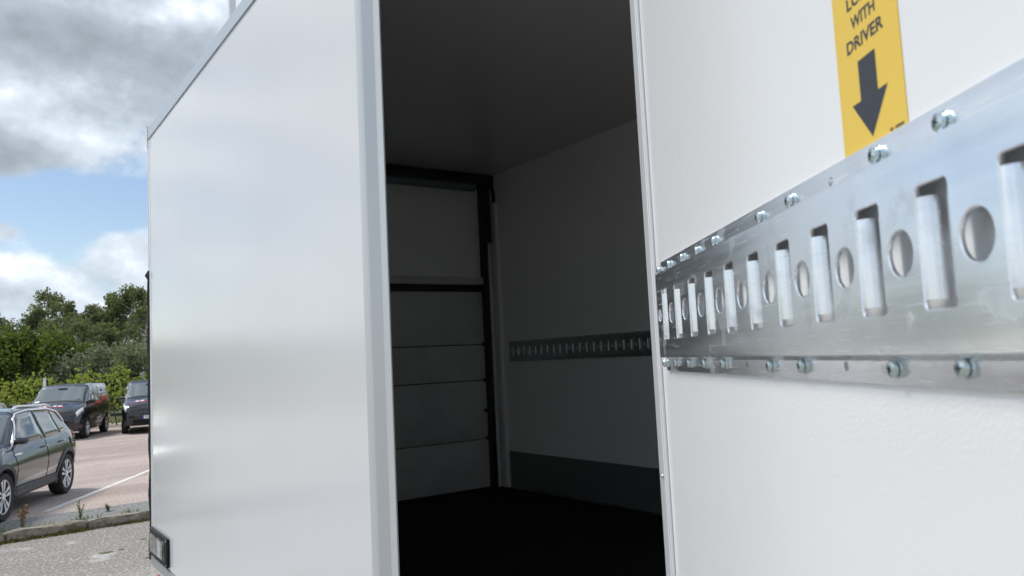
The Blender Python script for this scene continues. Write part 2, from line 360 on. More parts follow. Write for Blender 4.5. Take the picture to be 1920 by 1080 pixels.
tp(prism('roof_rail', [(XO+.006, 3.3925), (XO-.05, 3.404), (XO-.05, 3.462), (XO+.006, 3.455)], 'y', YF-.05, YE+.002, 'aluy', truck))
tp(prism('bottom_rail', [(-.005, .954), (.045, .954), (.045, .912), (.004, .905), (-.005, .908)], 'y', YF-.05, YE+.004, 'aluy', truck))
tp(box('corner_strip', (-.0025, YE-.034, .958), (.03, YE-.0035, 3.389), 'white_strip', truck, .004))
# rear rubber seal with a wavy free edge
bm = bmesh.new(); L = []; r = random.Random(11)
for i in range(61):
    z = .93+i*(2.60-.93)/60; wv = .009+.005*math.sin(i*.6)+.003*r.random()+(.026 if i == 59 else 0)
    L.append([bm.verts.new(q) for q in ((-.003, YE-.003, z), (-.006-wv*.5, YE+wv, z), (.02, YE+.012, z), (.02, YE-.003, z))])
for A, B in zip(L, L[1:]):
    for j in range(4): bm.faces.new((A[j], A[(j+1) % 4], B[(j+1) % 4], B[j]))
bm.faces.new(L[0]); bm.faces.new(L[-1])
tp(from_bm('rubber_seal', bm, 'rubber', truck, 60))
tp(box('edge_trim', (-.006, YE-.003, 2.605), (.02, YE+.006, 3.37), 'duct', truck, .002))
bm = bmesh.new()
for i, (z, a) in enumerate(((3.475, .002), (3.46, .03), (3.43, .036), (3.39, .02), (3.34, .006))):
    L.append([bm.verts.new(q) for q in ((-.010, YE+.0005, z), (-.012, YE+a, z), (.03, YE+a, z), (.03, YE+.0005, z))])
L = L[-5:]
for A, B in zip(L, L[1:]):
    for j in range(4): bm.faces.new((A[j], A[(j+1) % 4], B[(j+1) % 4], B[j]))
bm.faces.new(L[0]); bm.faces.new(L[-1])
tp(from_bm('corner_cap', bm, 'duct', truck, 40))
# door frame, rear jamb: outer flange, reveal, bead, inner reveal
tp(prism('door_frame', [(-.003, YJ+.0015), (-.003, 1.9605), (.0, 1.956), (.0195, 1.9275), (.0190, 1.9225), (.0235, 1.8975), (.0275, 1.8980), (.056, 1.964), (.056, YJ-.0005), (-.0004, YJ-.0005), (-.0004, YJ+.0015)], 'z', ZB-.04, 3.287, 'alu', truck, .0008))
tp(prism('door_frame', [(-.003, YH-.0405), (-.003, YH-.006), (.0, YH), (.056, YH+.004), (.056, YH-.0365), (-.0004, YH-.0365)], 'z', ZB-.04, 3.287, 'alu', truck, .0008))
tp(box('door_gasket', (.030, YH+.0045, ZF-.06), (.056, YH+.022, 3.285), 'rubber', truck, .004))
tp(box('door_sill', (-.004, YH+.024, ZF-.055), (.0505, 1.895, ZF+.001), 'floor_in', truck))
tp(box('door_header', (-.003, YH+.006, 3.250), (.056, 1.895, 3.2885), 'alu', truck, .002))
# interior fittings on the far wall
tp(box('kick_plate', (X1-.005, YF+.01, ZF+.012), (X1-.0005, 4.772, ZF+.2615), 'kick', truck))
tp(box('floor_bead', (X1-.010, YF+.01, ZF+.0005), (X1-.0005, 4.772, ZF+.0115), 'aluy', truck))
tp(box('cable_duct', (X1-.032, 4.779, ZF+.002), (X1-.0005, 4.852, ZF+2.085), 'duct', truck, .006))
tp(tube('cable', [(X1-.05, 4.93, ZF+2.235), (X1-.025, 4.895, ZF+2.243), (X1-.018, 4.86, ZF+2.232), (X1-.016, 4.828, ZF+2.195), (X1-.016, 4.812, ZF+2.14), (X1-.016, 4.81, ZF+2.08)], .0125, 'rubber', truck))
# overhead rear door
PX0, PX1 = .075, 2.243
for i, (z0, z1, y0) in enumerate(((.004, .351, 0), (.3565, .775, 0), (.7805, 1.0355, 0), (1.041, 1.425, 0))):
    pn = box('door_section', (PX0, YR, ZF+z0), (PX1, YR+.035, ZF+z1), 'odoor', truck, .006); tp(pn)
tp(box('door_section', (PX0, YR+.004, ZF+1.53), (PX1, YR+.035, ZF+2.26), 'odoor_top', truck, .006))
tp(box('bottom_seal', (PX0, YR-.004, ZF+.0005), (PX1, YR+.0, ZF+.012), 'rubber', truck))
tp(box('cross_rail', (PX0-.004, YR-.022, ZF+1.475), (PX1+.006, YR+.02, ZF+1.5285), 'odoor', truck, .006))
tp(box('lower_cross_rail', (PX0-.004, YR-.012, ZF+1.4275), (PX1+.006, YR+.02, ZF+1.4745), 'black_metal', truck, .004))
tp(box('lintel', (.054, YR-.06, ZF+2.222), (X1-.001, YR+.05, ZC-.0015), 'black_metal', truck, .004))
tp(tube('spring_tube', [(.15, YR-.045, ZF+2.195), (2.185, YR-.045, ZF+2.195)], .030, 'tube', truck, 14))
tp(tube('spring_shaft', [(.08, YR-.045, ZF+2.195), (2.28, YR-.045, ZF+2.195)], .011, 'black_metal', truck))
for sx, side in ((2.244, 1), (.056, -1)):
    a = sx
    tp(box('door_track', (a, YR-.055, ZF+.001), (a+.032, YR+.03, ZF+2.22), 'black_metal', truck, .003))
    tp(box('track_liner', (a+.034, YR-.03, ZF+.001), (a+.062, YR+.03, ZF+2.22), 'duct', truck, .003))
    tp(box('track_bracket', (a+.004, YR-.085, ZF+1.78), (a+.048, YR-.056, ZF+2.30-.082), 'black_metal', truck, .003))
    for zz in (.36, .56, .78, 1.04, 1.47):
        tp(box('roller_bracket', (a-.028, YR-.02, ZF+zz-.012), (a+.07, YR-.0005, ZF+zz+.012), 'black_metal', truck, .003))
tp(box('light_stop_sheet', (.05, YR+.0365, ZF+.0035), (X1-.004, YR+.046, ZC-.085), 'rubber', truck))  # added sheet, stops light leaking between the door sections
for xa, xb in ((X1-.045, X1-.0008), (.0545, .075)): tp(box('light_stop_post', (xa, YR+.0, ZF+.002), (xb, YR+.035, ZC-.085), 'duct', truck))  # added posts, close the light gap between door and side walls
tp(box('pull_strap', (2.205, YR-.008, ZF+.555), (2.243, YR-.001, ZF+.567), 'red', truck))
tp(box('rear_post', (X1-.003, YR+.05, ZF), (X1-.0005, YE-.003, ZC-.002), 'alu', truck))
tp(box('rear_threshold', (.054, YR+.036, ZF+.0003), (X1-.004, YE-.004, ZF+.003), 'aluy', truck))
# control box low at the rear of the side panel
cb = tp(box('control_box', (-.018, 4.535, .968), (-.0005, 4.992, 1.122), 'frame', truck, .009, 3))
bmx = bmesh.new(); add_box(bmx, (-.0202, 4.595, .998), (-.0183, 4.95, 1.094)); from_bm('switch_plate', bmx, 'inside_box', cb)
bmx = bmesh.new(); add_box(bmx, (-.0222, 4.66, 1.003), (-.0204, 4.74, 1.085)); from_bm('paper_label', bmx, 'label', cb)
bmx = bmesh.new(); add_box(bmx, (-.0265, 4.60, 1.000), (-.0228, 4.945, 1.092)); bmesh.ops.bevel(bmx, geom=bmx.edges[:], offset=.0015, segments=2, affect='EDGES'); from_bm('clear_cover', bmx, 'clear', cb, 40)
for yy in (4.548, 4.98):
    for zz in (.982, 1.108):
        bmx = bmesh.new(); add_lathe(bmx, [(.005, -.0305), (.005, -.0325), (.003, -.0335)], 10, 'x'); o = from_bm('screw', bmx, 'zinc', cb, 40); o.location = (.012, yy, zz)
tp(box('side_reflector', (.002, 4.80, .835), (.012, 4.88, .872), 'red', truck, .003))
# chassis below
for xx in (.75, 1.55): tp(box('chassis_rail', (xx, -1.6, .62), (xx+.08, YE-.15, .84), 'black_metal', truck))
for yy in (.5, 1.6, 2.9, 4.2): tp(box('cross_member', (.06, yy, .845), (X1, yy+.07, .985), 'black_metal', truck))
tp(box('underride_bar', (.15, YE-.14, .38), (2.25, YE-.04, .48), 'black_metal', truck, .01))
def truck_wheel(x):
    bm = bmesh.new(); add_lathe(bm, [(.22, -.13), (.36, -.14), (.395, -.11), (.40, 0), (.395, .11), (.36, .14), (.22, .13)], 36, 'x'); o = from_bm('wheel', bm, 'rubber', truck, 40); o.location = (x, 3.3, .40)
    bm = bmesh.new(); add_lathe(bm, [(.225, -.12), (.21, -.06), (.12, -.05), (.10, -.11), (.02, -.115), (.02, .11), (.225, .12)], 28, 'x'); from_bm('rim', bm, 'alu', o, 40)
truck_wheel(.22); truck_wheel(2.18)

# ------------------------------------------------------------------ lashing rail
PT = .06824; ZM = 2.0265; PH = .0545; FH = .0735
def rail_mesh(n, t0):
    t1 = (n-1)*PT+.5*PT
    holes = []
    for k in range(n):
        holes.append(rrect(k*PT-.015, -.033, k*PT+.015, .033, .004)); 
        if k < n-1: holes.append(circ((k+.5)*PT, 0, .0135, 28))
    holes.append([(x, y) for x, y in circ(-.5*PT+.002, 0, .009, 16)])
    bm = bmesh.new()
    def addsheet(me, y0, tilt=0):
        for v in me.vertices: v.co = (v.co.x, y0+v.co.z+(.06*(tilt*v.co.y-PH)-.0012 if tilt else 0), v.co.y)
        bm.from_mesh(me); bpy.data.meshes.remove(me)
    addsheet(sheet([(t0, -PH), (t1, -PH), (t1, PH), (t0, PH)], holes, .0010, .0009), .0014)
    fh = []
    addF = []
    for sgn in (1, -1):
        hs = [circ(k*PT, sgn*.063, .0032, 12) for k in range(n) if k in (4, 7, 10)]
        addsheet(sheet([(t0-.016, sgn*(PH+.0035)), (t1, sgn*(PH+.0035)), (t1, sgn*FH), (t0-.016, sgn*FH)], hs, .0022), .0132, sgn)
        # web from plate edge down to the flange
        for (ya, za, yb, zb) in ((.0006, PH-.0002, .0128, PH+.0052),):
            vs = [bm.verts.new((t, y, sgn*z)) for t in (t0, t1) for (y, z) in ((ya, za-.0024), (ya, za), (yb, zb), (yb, za-.0024))]
            for f in ((0, 1, 5, 4), (1, 2, 6, 5), (2, 3, 7, 6), (3, 0, 4, 7), (0, 3, 2, 1), (4, 5, 6, 7)): bm.faces.new([vs[i] for i in f])
    # curled lips left and right of each slot
    for k in range(n):
        for sg in (-1, 1):
            A = []; B = []
            for j in range(7):
                a = math.pi/2*j/6; r1, r2 = .0084, .0066
                cx, cy = k*PT+sg*.0152, .0005+r1
                A.append((cx-sg*r1*math.sin(a), cy-r1*math.cos(a))); B.append((cx-sg*r2*math.sin(a), cy-r2*math.cos(a)))
            ring = A+B[::-1]; lo = [bm.verts.new((p[0], p[1], -.027)) for p in ring]; hi = [bm.verts.new((p[0], p[1], .027)) for p in ring]
            m_ = len(ring)
            for j in range(m_): bm.faces.new((lo[j], lo[(j+1) % m_], hi[(j+1) % m_], hi[j]))
            bm.faces.new(lo); bm.faces.new(hi)
    return bm
def screw_bm():
    bm = bmesh.new()
    prof = [(.0002, .001), (.0060, .001), (.0060, -.0007), (.0056, -.0011), (.0040, -.0013), (.0040, -.0016), (.0050, -.0019), (.0052, -.0030), (.0046, -.0041), (.0030, -.0048), (.0002, -.0050)]
    add_lathe(bm, prof, 20, 'y')
    for a in (20, 110):
        v, fs = add_box(bm, (-.0024, -.00512, -.0005), (.0024, -.0042, .0005), 1)
        bmesh.ops.rotate(bm, verts=v, cent=(0, 0, 0), matrix=Matrix.Rotation(R(a), 3, 'Y'))
    return bm
# ------------------------------------------------------------------ open side door leaf
Q0 = (-.16718, .7145); TH = .57905; DD = Vector((-math.sin(TH), -math.cos(TH)))
LF = .0145                                     # inner face of the leaf in its local y
leaf = box('side_door', (-.118, LF, ZF-.045), (.925, LF+.048, 3.27), 'leaf', truck)
leaf.location = (Q0[0], Q0[1], -YG); leaf.rotation_euler = (0, 0, math.atan2(DD.y, DD.x))
def sub(name, lo, hi, m, bev=0): return box(name, lo, hi, m, leaf, bev)
prism('edge_profile', [(-.155, LF-.003), (-.121, LF-.003), (-.1185, LF-.0005), (-.1185, LF+.047), (-.155, LF+.047)], 'z', ZF-.05, 3.272, 'alu', leaf, .0007)
sub('cover_strip', (-.1175, LF-.0045, ZF-.05), (-.1120, LF-.0002, 3.271), 'white_strip', .0012)
sub('cover_strip', (-.1075, LF-.0040, ZF-.05), (-.1030, LF-.0002, 3.271), 'white_strip', .0012)
sub('edge_gasket', (-.166, LF+.004, ZF-.05), (-.1553, LF+.03, 3.27), 'rubber', .003)
sub('edge_profile', (.9255, LF-.003, ZF-.05), (.96, LF+.05, 3.272), 'alu', .001)
sub('panel_joint', (.0700, LF-.0003, 2.101), (.0710, LF-.0001, 2.26), 'white_strip')
rail = from_bm('lashing_rail', rail_mesh(13, -.046), 'rail', leaf, 35); rail.location = (0, 0, ZM)
sbm = screw_bm(); s0 = from_bm('screw', sbm, ['zinc', 'dark'], leaf, 35)
first = True
rg = random.Random(2)
for sgn in (1, -1):
    for k in range(-1, 12):
        if k in (4, 7, 10): continue
        o = s0 if first else s0.copy()
        if not first: COL.objects.link(o); o.parent = leaf
        first = False
        o.location = ((k*PT if k >= 0 else -.0605)+rg.uniform(-.0012, .0012), .0112-rg.uniform(0, .0005), ZM+sgn*.063+rg.uniform(-.0008, .0008)); o.rotation_euler = (rg.uniform(-.03, .03), rg.uniform(0, 6.28), rg.uniform(-.03, .03))
o = s0.copy(); COL.objects.link(o); o.parent = leaf; o.location = (-.128, LF-.0032, 1.803); o.scale = (.62, .62, .62)
# warning sticker
ST0, ST1 = .4965, .5755
sub('warning_sticker', (ST0, LF-.0005, 2.1005), (ST1, LF-.0001, 2.405), 'yellow')
YS = LF-.0006
def stk(t0_, t1_, z0_, z1_): return lambda u, v: (t0_+(t1_-t0_)*u, YS, z0_+(z1_-z0_)*v)
text_fit('sticker_lettering', 'DRIVER', 'ink', leaf, stk(.512, .559, 2.1642, 2.1726), .03)
text_fit('sticker_lettering', 'WITH', 'ink', leaf, stk(.520, .551, 2.1778, 2.1862), .03)
text_fit('sticker_lettering', 'LOAD', 'ink', leaf, stk(.5165, .5555, 2.1914, 2.1998), .03)
bm = bmesh.new(); bm.faces.new([bm.verts.new((a, YS, b_)) for a, b_ in ((.5245, 2.156), (.5465, 2.156), (.5465, 2.1305), (.558, 2.1305), (.5355, 2.1045), (.513, 2.1305), (.5245, 2.1305))]); from_bm('sticker_arrow', bm, 'ink', leaf)
bm = bmesh.new()
for i in range(8):
    if i == 2: continue
    a = .5560+i*.0020; bm.faces.new([bm.verts.new(q) for q in ((a, YS, 2.1015), (a+.0015, YS, 2.1015), (a+.0015, YS, 2.1034), (a, YS, 2.1034))])
from_bm('sticker_small_print', bm, 'ink', leaf)
# interior rail on the far wall (same section)
ir = from_bm('lashing_rail', rail_mesh(61, -.05), 'rail_shaded', truck, 35); ir.location = (X1-.0146, 4.6513, ZM-YG); ir.rotation_euler = (0, 0, R(-90))
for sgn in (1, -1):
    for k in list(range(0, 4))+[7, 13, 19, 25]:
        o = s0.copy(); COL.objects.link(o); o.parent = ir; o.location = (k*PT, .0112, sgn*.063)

# ------------------------------------------------------------------ vehicles
MT['suv_paint'] = mat('dark_grey_metallic_paint', (.034, .041, .054), .2, .55, coat=1)
MT['black_paint'] = mat('black_car_paint', (.008, .008, .009), .25, .1, coat=1)
MT['clad'] = mat('grey_plastic_cladding', (.055, .056, .058), .55)
MT['glass'] = mat('tinted_car_glass', (.035, .05, .05), .04, 0, coat=1, ior=1.6)
MT['wscreen'] = mat('windscreen_glass', (.10, .13, .135), .05, 0, coat=1, ior=1.6)
MT['chrome'] = mat('bright_trim', (.80, .81, .82), .22, 1)
MT['silver'] = mat('machined_alloy', (.82, .82, .83), .3, .25)
MT['tyre'] = mat('tyre_rubber', (.018, .018, .018), .75)
MT['well'] = mat('wheel_well', (.006, .006, .006), .9)
MT['lamp'] = mat('headlamp_lens', (.86, .88, .88), .12, .1, coat=1)
MT['amber'] = mat('tail_lamp_red', (.45, .03, .012), .2, coat=1)
MT['plate_white'] = mat('plate_white', (.80, .80, .80), .4)
MT['plate_blue'] = mat('plate_blue', (.02, .08, .45), .4)
MT['graphic_white'] = mat('graphic_white', (.80, .80, .80), .4)
MT['graphic_red'] = mat('graphic_red', (.60, .03, .03), .4)
class Body:
    def __init__(s, tab): s.tab = np.array(tab)
    def ctrl(s, x):
        t = s.tab; zb, ws, zm, wm, zbelt, wb, zr, wr, cr = [np.interp(x, t[:, 0], t[:, i]) for i in range(1, 10)]
        g = .42
        return np.array([(0, zb), (ws-.06, zb), (ws, zb+.10), (wm, zm), (wb, zbelt), (wr+(wb-wr)*g+.012, zbelt+(zr-zbelt)*.55), (wr, zr), (wr*.62, zr+.75*cr), (0, zr+cr)])
    def P(s, x, q, off=0, side=1):
        c = s.ctrl(x); i = int(min(max(math.floor(q), 0), 7)); f = q-i
        p0, p1, p2, p3 = c[max(i-1, 0)], c[i], c[i+1], c[min(i+2, 8)]
        if i == 7: p3 = np.array((-c[7][0], c[7][1]))
        t1, t2 = (p2-p0)*.42, (p3-p1)*.42
        h = ((2*f**3-3*f**2+1)*p1+(f**3-2*f**2+f)*t1+(-2*f**3+3*f**2)*p2+(f**3-f**2)*t2)
        if off:
            e_ = .02
            a = s.P(x, min(q+e_, 8)); b_ = s.P(x, max(q-e_, 0)); c1 = s.P(x+.01, q); c2 = s.P(x-.01, q)
            n = (a-b_).cross(c1-c2); 
            if n.length > 0:
                n.normalize()
                if n.y < 0 and abs(n.y) > .05: n = -n
                if abs(n.y) <= .05 and n.z < 0: n = -n
                v = Vector((x, h[0], h[1]))+n*off
                return Vector((v.x, v.y*side, v.z))
        return Vector((x, h[0]*side, h[1]))
    def mesh(s, name, m, parent, wells, nx=70):
        xs = []
        t = s.tab[:, 0]
        for a, b_ in zip(t, t[1:]):
            k = max(1, int(round((b_-a)/.07))); xs += [a+(b_-a)*j/k for j in range(k)]
        xs.append(t[-1]); qs = [j/4 for j in range(33)]
        bm = bmesh.new(); G = []
        for x in xs:
            row = [bm.verts.new(s.P(x, q)) for q in qs]+[bm.verts.new(s.P(x, q, 0, -1)) for q in qs[-2:0:-1]]
            G.append(row)
        n = len(G[0])
        for A, B in zip(G, G[1:]):
            for j in range(n): bm.faces.new((A[j], A[(j+1) % n], B[(j+1) % n], B[j]))
        bm.faces.new(G[0]); bm.faces.new(G[-1][::-1])
        o = from_bm(name, bm, [m, 'well'], parent)
        for (wx, wz, rad, yin) in wells:
            for sd_ in (1, -1):
                cb_ = bmesh.new(); add_lathe(cb_, [(rad, yin*sd_), (rad, 1.3*sd_)], 40, 'y', 1, Matrix.Translation((wx, 0, wz)))
                c = from_bm('tmp', cb_, ['well', 'well'])
                md = o.modifiers.new('b', 'BOOLEAN'); md.operation = 'DIFFERENCE'; md.object = c; md.solver = 'EXACT'
                par = o.parent; o.parent = None
                bpy.context.view_layer.update(); dg = bpy.context.evaluated_depsgraph_get(); me = bpy.data.meshes.new_from_object(o.evaluated_get(dg))
                o.modifiers.clear(); old = o.data; o.data = me; bpy.data.meshes.remove(old); bpy.data.objects.remove(c); o.parent = par
        o.data.name = name
        o.data.polygons.foreach_set('use_smooth', [True]*len(o.data.polygons)); o.data.set_sharp_from_angle(angle=R(32))
        return o
    def patch(s, name, corners, m, parent, off=.006, side=1, nu=10, nv=5, both=False):
        """bilinear patch on the body: corners (x,q) in order a,b,c,d"""
        a, b_, c, d = [np.array(k, float) for k in corners]; bm = bmesh.new()
        for sd_ in ((1, -1) if both else (side,)):
            G = []
            for i in range(nu+1):
                u = i/nu; row = []
                for j in range(nv+1):
                    v = j/nv; xq = (a*(1-u)+b_*u)*(1-v)+(d*(1-u)+c*u)*v
                    row.append(bm.verts.new(s.P(xq[0], xq[1], off, sd_)))
                G.append(row)
            for A, B in zip(G, G[1:]):
                for j in range(nv): bm.faces.new((A[j], A[j+1], B[j+1], B[j]))
        o = from_bm(name, bm, m, parent, 40)
        md = o.modifiers.new('thickness', 'SOLIDIFY'); md.thickness = .006; md.offset = 0
        return o
    def screen(s, name, x0, x1, q0, m, parent, off=.006, q1=None):
        """glass across the whole width between stations x0 (low) and x1 (high)"""
        bm = bmesh.new(); G = []
        for i in range(11):
            x = x0+(x1-x0)*i/10; qa = q0+((q1 if q1 is not None else q0)-q0)*i/10
            qs = [qa+(8-qa)*j/8 for j in range(9)]
            G.append([bm.verts.new(s.P(x, q, off)) for q in qs]+[bm.verts.new(s.P(x, q, off, -1)) for q in qs[-2::-1]])
        for A, B in zip(G, G[1:]):
            for j in range(len(A)-1): bm.faces.new((A[j], A[j+1], B[j+1], B[j]))
        o = from_bm(name, bm, m, parent, 40); md = o.modifiers.new('thickness', 'SOLIDIFY'); md.thickness = .006; md.offset = 0
        return o
    def line(s, name, pts, rad, m, parent, off=.008, side=1, n=6):
        out = []
        for (a, b_) in zip(pts, pts[1:]):
            for j in range(n): f = j/n; out.append(s.P(a[0]+(b_[0]-a[0])*f, a[1]+(b_[1]-a[1])*f, off, side))
        out.append(s.P(pts[-1][0], pts[-1][1], off, side))
        return tube(name, out, rad, m, parent, 6)
def spoke_bm(rad, style):
    bm = bmesh.new()
    def slab(pts, y0, y1, mi):
        A = [bm.verts.new((p[0], y0, p[1])) for p in pts]; B = [bm.verts.new((p[0], y1, p[1])) for p in pts]; n = len(pts)
        for f in [A, B[::-1]]+[(A[i], B[i], B[(i+1) % n], A[(i+1) % n]) for i in range(n)]:
            fc = bm.faces.new(f); fc.material_index = mi
    add_lathe(bm, [(rad, .085), (rad, .098), (rad*.955, .098), (rad*.93, .07), (rad*.93, .035)], 40, 'y', 0, None, 1)
    for k in range(5):
        a = 2*math.pi*k/5+.3
        def pp(r_, da): return (r_*math.cos(a+da), r_*math.sin(a+da))
        if style == 'twin':
            for sg in (-1, 1): slab([pp(.035, sg*.55), pp(rad*.5, sg*.13), pp(rad*.95, sg*.10), pp(rad*.95, sg*.33), pp(rad*.5, sg*.36)], .082, .094, 0)
            slab([pp(.04, -.5), pp(rad*.95, -.09), pp(rad*.95, .09), pp(.04, .5)], .066, .080, 1)
        else:
            slab([pp(.04, -.7), pp(rad*.5, -.26), pp(rad*.95, -.24), pp(rad*.95, .24), pp(rad*.5, .26), pp(.04, .7)], .078, .092, 0)
    add_lathe(bm, [(.055, .07), (.055, .098), (.04, .102), (.002, .102)], 20, 'y', 0)
    return bm
def add_wheel(parent, x, y, r, rimr, wd, style):
    side = 1 if y > 0 else -1
    bm = bmesh.new(); h = wd/2
    add_lathe(bm, [(rimr*.98, -h*.9), (r*.93, -h), (r*.985, -h*.8), (r, -h*.4), (r, h*.4), (r*.985, h*.8), (r*.93, h), (rimr, h*.92), (rimr*.96, h*.5), (rimr*.95, h*.3), (.01, h*.3)], 44, 'y')
    o = from_bm('wheel', bm, 'tyre', parent, 35); o.location = (x, y, r); o.rotation_euler = (0, 0, 0 if side > 0 else math.pi)
    from_bm('rim', spoke_bm(rimr, style), ['silver', 'well'], o, 35)
    return o
def arch_bm(b, wx, wz, r_in, r_out, side, off):
    bm = bmesh.new(); A = []; n = 24
    for i in range(n+1):
        a = R(-14)+R(208)*i/n; row = []
        for rr_ in (r_in, r_out):
            x = wx+rr_*math.cos(a); z = wz+rr_*math.sin(a)
            # find the body point at this height
            lo, hi = 1.2, 5.0
            for _ in range(22):
                md = (lo+hi)/2
                if b.P(x, md).z < z: lo = md
                else: hi = md
            p = b.P(x, lo); row.append(Vector((x, (p.y+off)*side, z)))
        row.append(Vector((row[0].x, row[0].y-side*.09, row[0].z))); row.append(Vector((row[1].x, row[1].y-side*.05, row[1].z)))
        A.append([bm.verts.new(p) for p in row])
    for P_, Q_ in zip(A, A[1:]):
        for i, j in ((0, 1), (1, 3), (3, 2), (2, 0)): bm.faces.new((P_[i], P_[j], Q_[j], Q_[i]))
    for e_ in (A[0], A[-1]): bm.faces.new((e_[0], e_[1], e_[3], e_[2]))
    return bm
def mirror_part(parent, x, y, z, side, m, w_=.20):
    bm = bmesh.new(); v, f = add_box(bm, (-.055, -.0, -.065), (.055, w_, .075))
    for q in v:
        if q.co.x > 0: q.co.z *= .65; q.co.y *= .9
        if q.co.y > .1: q.co.z *= .85
    bmesh.ops.bevel(bm, geom=bm.edges[:], offset=.028, segments=3, affect='EDGES')
    for q in bm.verts: q.co.y *= side
    o = from_bm('wing_mirror', bm, m, parent, 50); o.location = (x, y*side, z); return o

SUVT = [(.13, .48, .58, .66, .66, .82, .64, .95, .56, .02), (.16, .42, .72, .68, .79, .90, .76, 1.02, .62, .02), (.21, .38, .79, .70, .855, .98, .805, 1.08, .66, .02),
        (.27, .34, .82, .70, .885, 1.01, .825, 1.17, .66, .03), (.44, .30, .84, .70, .91, 1.02, .845, 1.38, .625, .045), (.58, .28, .85, .70, .92, 1.02, .855, 1.455, .615, .05),
        (1.0, .27, .86, .70, .92, 1.01, .862, 1.49, .625, .06), (1.9, .26, .86, .70, .92, .99, .862, 1.51, .635, .06), (2.35, .26, .86, .70, .92, .982, .862, 1.485, .62, .06),
        (3.05, .26, .86, .70, .92, .965, .855, 1.02, .75, .045), (3.4, .26, .86, .70, .92, .94, .855, .985, .74, .045), (3.85, .28, .84, .64, .88, .86, .81, .91, .69, .04), (4.10, .32, .74, .58, .78, .74, .72, .80, .60, .03), (4.23, .40, .55, .55, .60, .64, .56, .70, .48, .02)]
def build_suv(loc, rz):
    root = empty('parked_car', loc, rz); b = Body(SUVT); pz = .345
    b.mesh('body', 'suv_paint', root, [(.80, pz, .405, .50), (3.40, pz, .405, .50)])
    for sd_ in (1, -1):
        b.patch('side_window', [(3.00, 4.25), (1.80, 4.18), (1.86, 5.86), (2.42, 5.86)], 'glass', root, side=sd_)
        b.patch('side_window', [(1.70, 4.18), (1.02, 4.22), (1.06, 5.82), (1.76, 5.86)], 'glass', root, side=sd_)
        b.patch('side_window', [(.96, 4.24), (.70, 4.40), (.88, 5.5), (1.0, 5.8)], 'glass', root, side=sd_)
        b.line('window_trim', [(3.10, 4.15), (2.46, 5.95), (1.9, 6.0), (1.0, 5.98), (.66, 5.75), (.52, 5.0)], .014, 'chrome', root, .012, sd_)
        p0 = b.P(2.25, 6.35, .02, sd_); p1 = b.P(.62, 6.35, .02, sd_)
        pts = [p0, p0+Vector((-.12, 0, .045)), p0+Vector((-.25, 0, .05))]+[p0.lerp(p1, f)+Vector((0, 0, .052)) for f in (.35, .6, .85)]+[p1+Vector((.04, 0, .03)), p1]
        tube('roof_bar', pts, .020, 'silver', root, 8)
        b.patch('sill_cladding', [(2.97, 1.3), (1.23, 1.3), (1.23, 2.22), (2.97, 2.22)], 'clad', root, .014, sd_, 14, 5)
        b.patch('bumper_cladding', [(.40, 1.3), (.16, 1.3), (.16, 2.35), (.40, 2.35)], 'clad', root, .012, sd_, 6, 5)
        for wx in (.80, 3.40): from_bm('wheel_arch', arch_bm(b, wx, pz, .392, .462, sd_, .014), 'clad', root, 30)
        for wx in (.80, 3.40): add_wheel(root, wx, sd_*.80, pz, .245, .225, 'twin')
        # door seams as thin dark strips let into the side
        for pts in ([(1.72, 2.25), (1.72, 4.1)], [(2.93, 2.25), (3.0, 4.1)]): b.line('door_gap', pts, .005, 'well', root, .001, sd_)
        for hx in (1.92, 1.12):
            a = b.P(hx, 3.72, .03, sd_); c = b.P(hx-.20, 3.72, .03, sd_); tube('door_handle', [b.P(hx+.02, 3.72, .0, sd_), a, c, b.P(hx-.22, 3.72, 0, sd_)], .014, 'suv_paint', root, 8)
        b.patch('tail_lamp', [(.36, 3.75), (.18, 3.75), (.17, 4.3), (.33, 4.25)], 'amber', root, .01, sd_, 5, 3)
        b.patch('fender_badge', [(3.02, 3.62), (2.72, 3.60), (2.72, 3.70), (3.00, 3.72)], 'chrome', root, .01, sd_, 4, 2)
        b.patch('headlamp', [(4.12, 3.7), (3.72, 3.9), (3.74, 4.3), (4.08, 4.4)], 'lamp', root, .008, sd_, 6, 3)
        m_ = b.P(2.83, 4.35, 0, 1); mirror_part(root, 2.80, m_.y-.03, m_.z+.07, sd_, 'suv_paint')
    b.screen('windscreen', 2.98, 2.42, 6.25, 'wscreen', root, .006)
    b.screen('rear_window', .26, .43, 6.3, 'glass', root, .006)
    # fuel flap outline on the near rear wing
    b.patch('fuel_flap', [(.62, 3.45), (.44, 3.45), (.44, 3.80), (.62, 3.80)], 'suv_paint', root, .008, 1, 4, 4)
    o = box('roof_aerial', (.70, -.02, 1.53), (.82, .02, 1.59), 'suv_paint', root, .008); o.location = (0, 0, 0)
    return root
F = Vector((-.392, -.92, 0)).normalized(); Lv = Vector((-F.y, F.x, 0)); wc = Vector((.62, 16.08, 0))-Lv*.89
org = wc-F*.80
suv = build_suv(org, math.atan2(F.y, F.x))
tag(suv, 'dark grey five door crossover car with silver roof bars parked nearest the kerb', 'car', 'cars parked on the reddish car park')
F2 = Vector((-.392, -.92, 0)).normalized(); s2 = copy_tree(suv); s2.location = Vector((-.40, 24.4, 0)); s2.rotation_euler = (0, 0, math.atan2(F2.y, F2.x))
tag(s2, 'dark car with only its roof showing behind the nearest crossover', 'car', 'cars parked on the reddish car park')

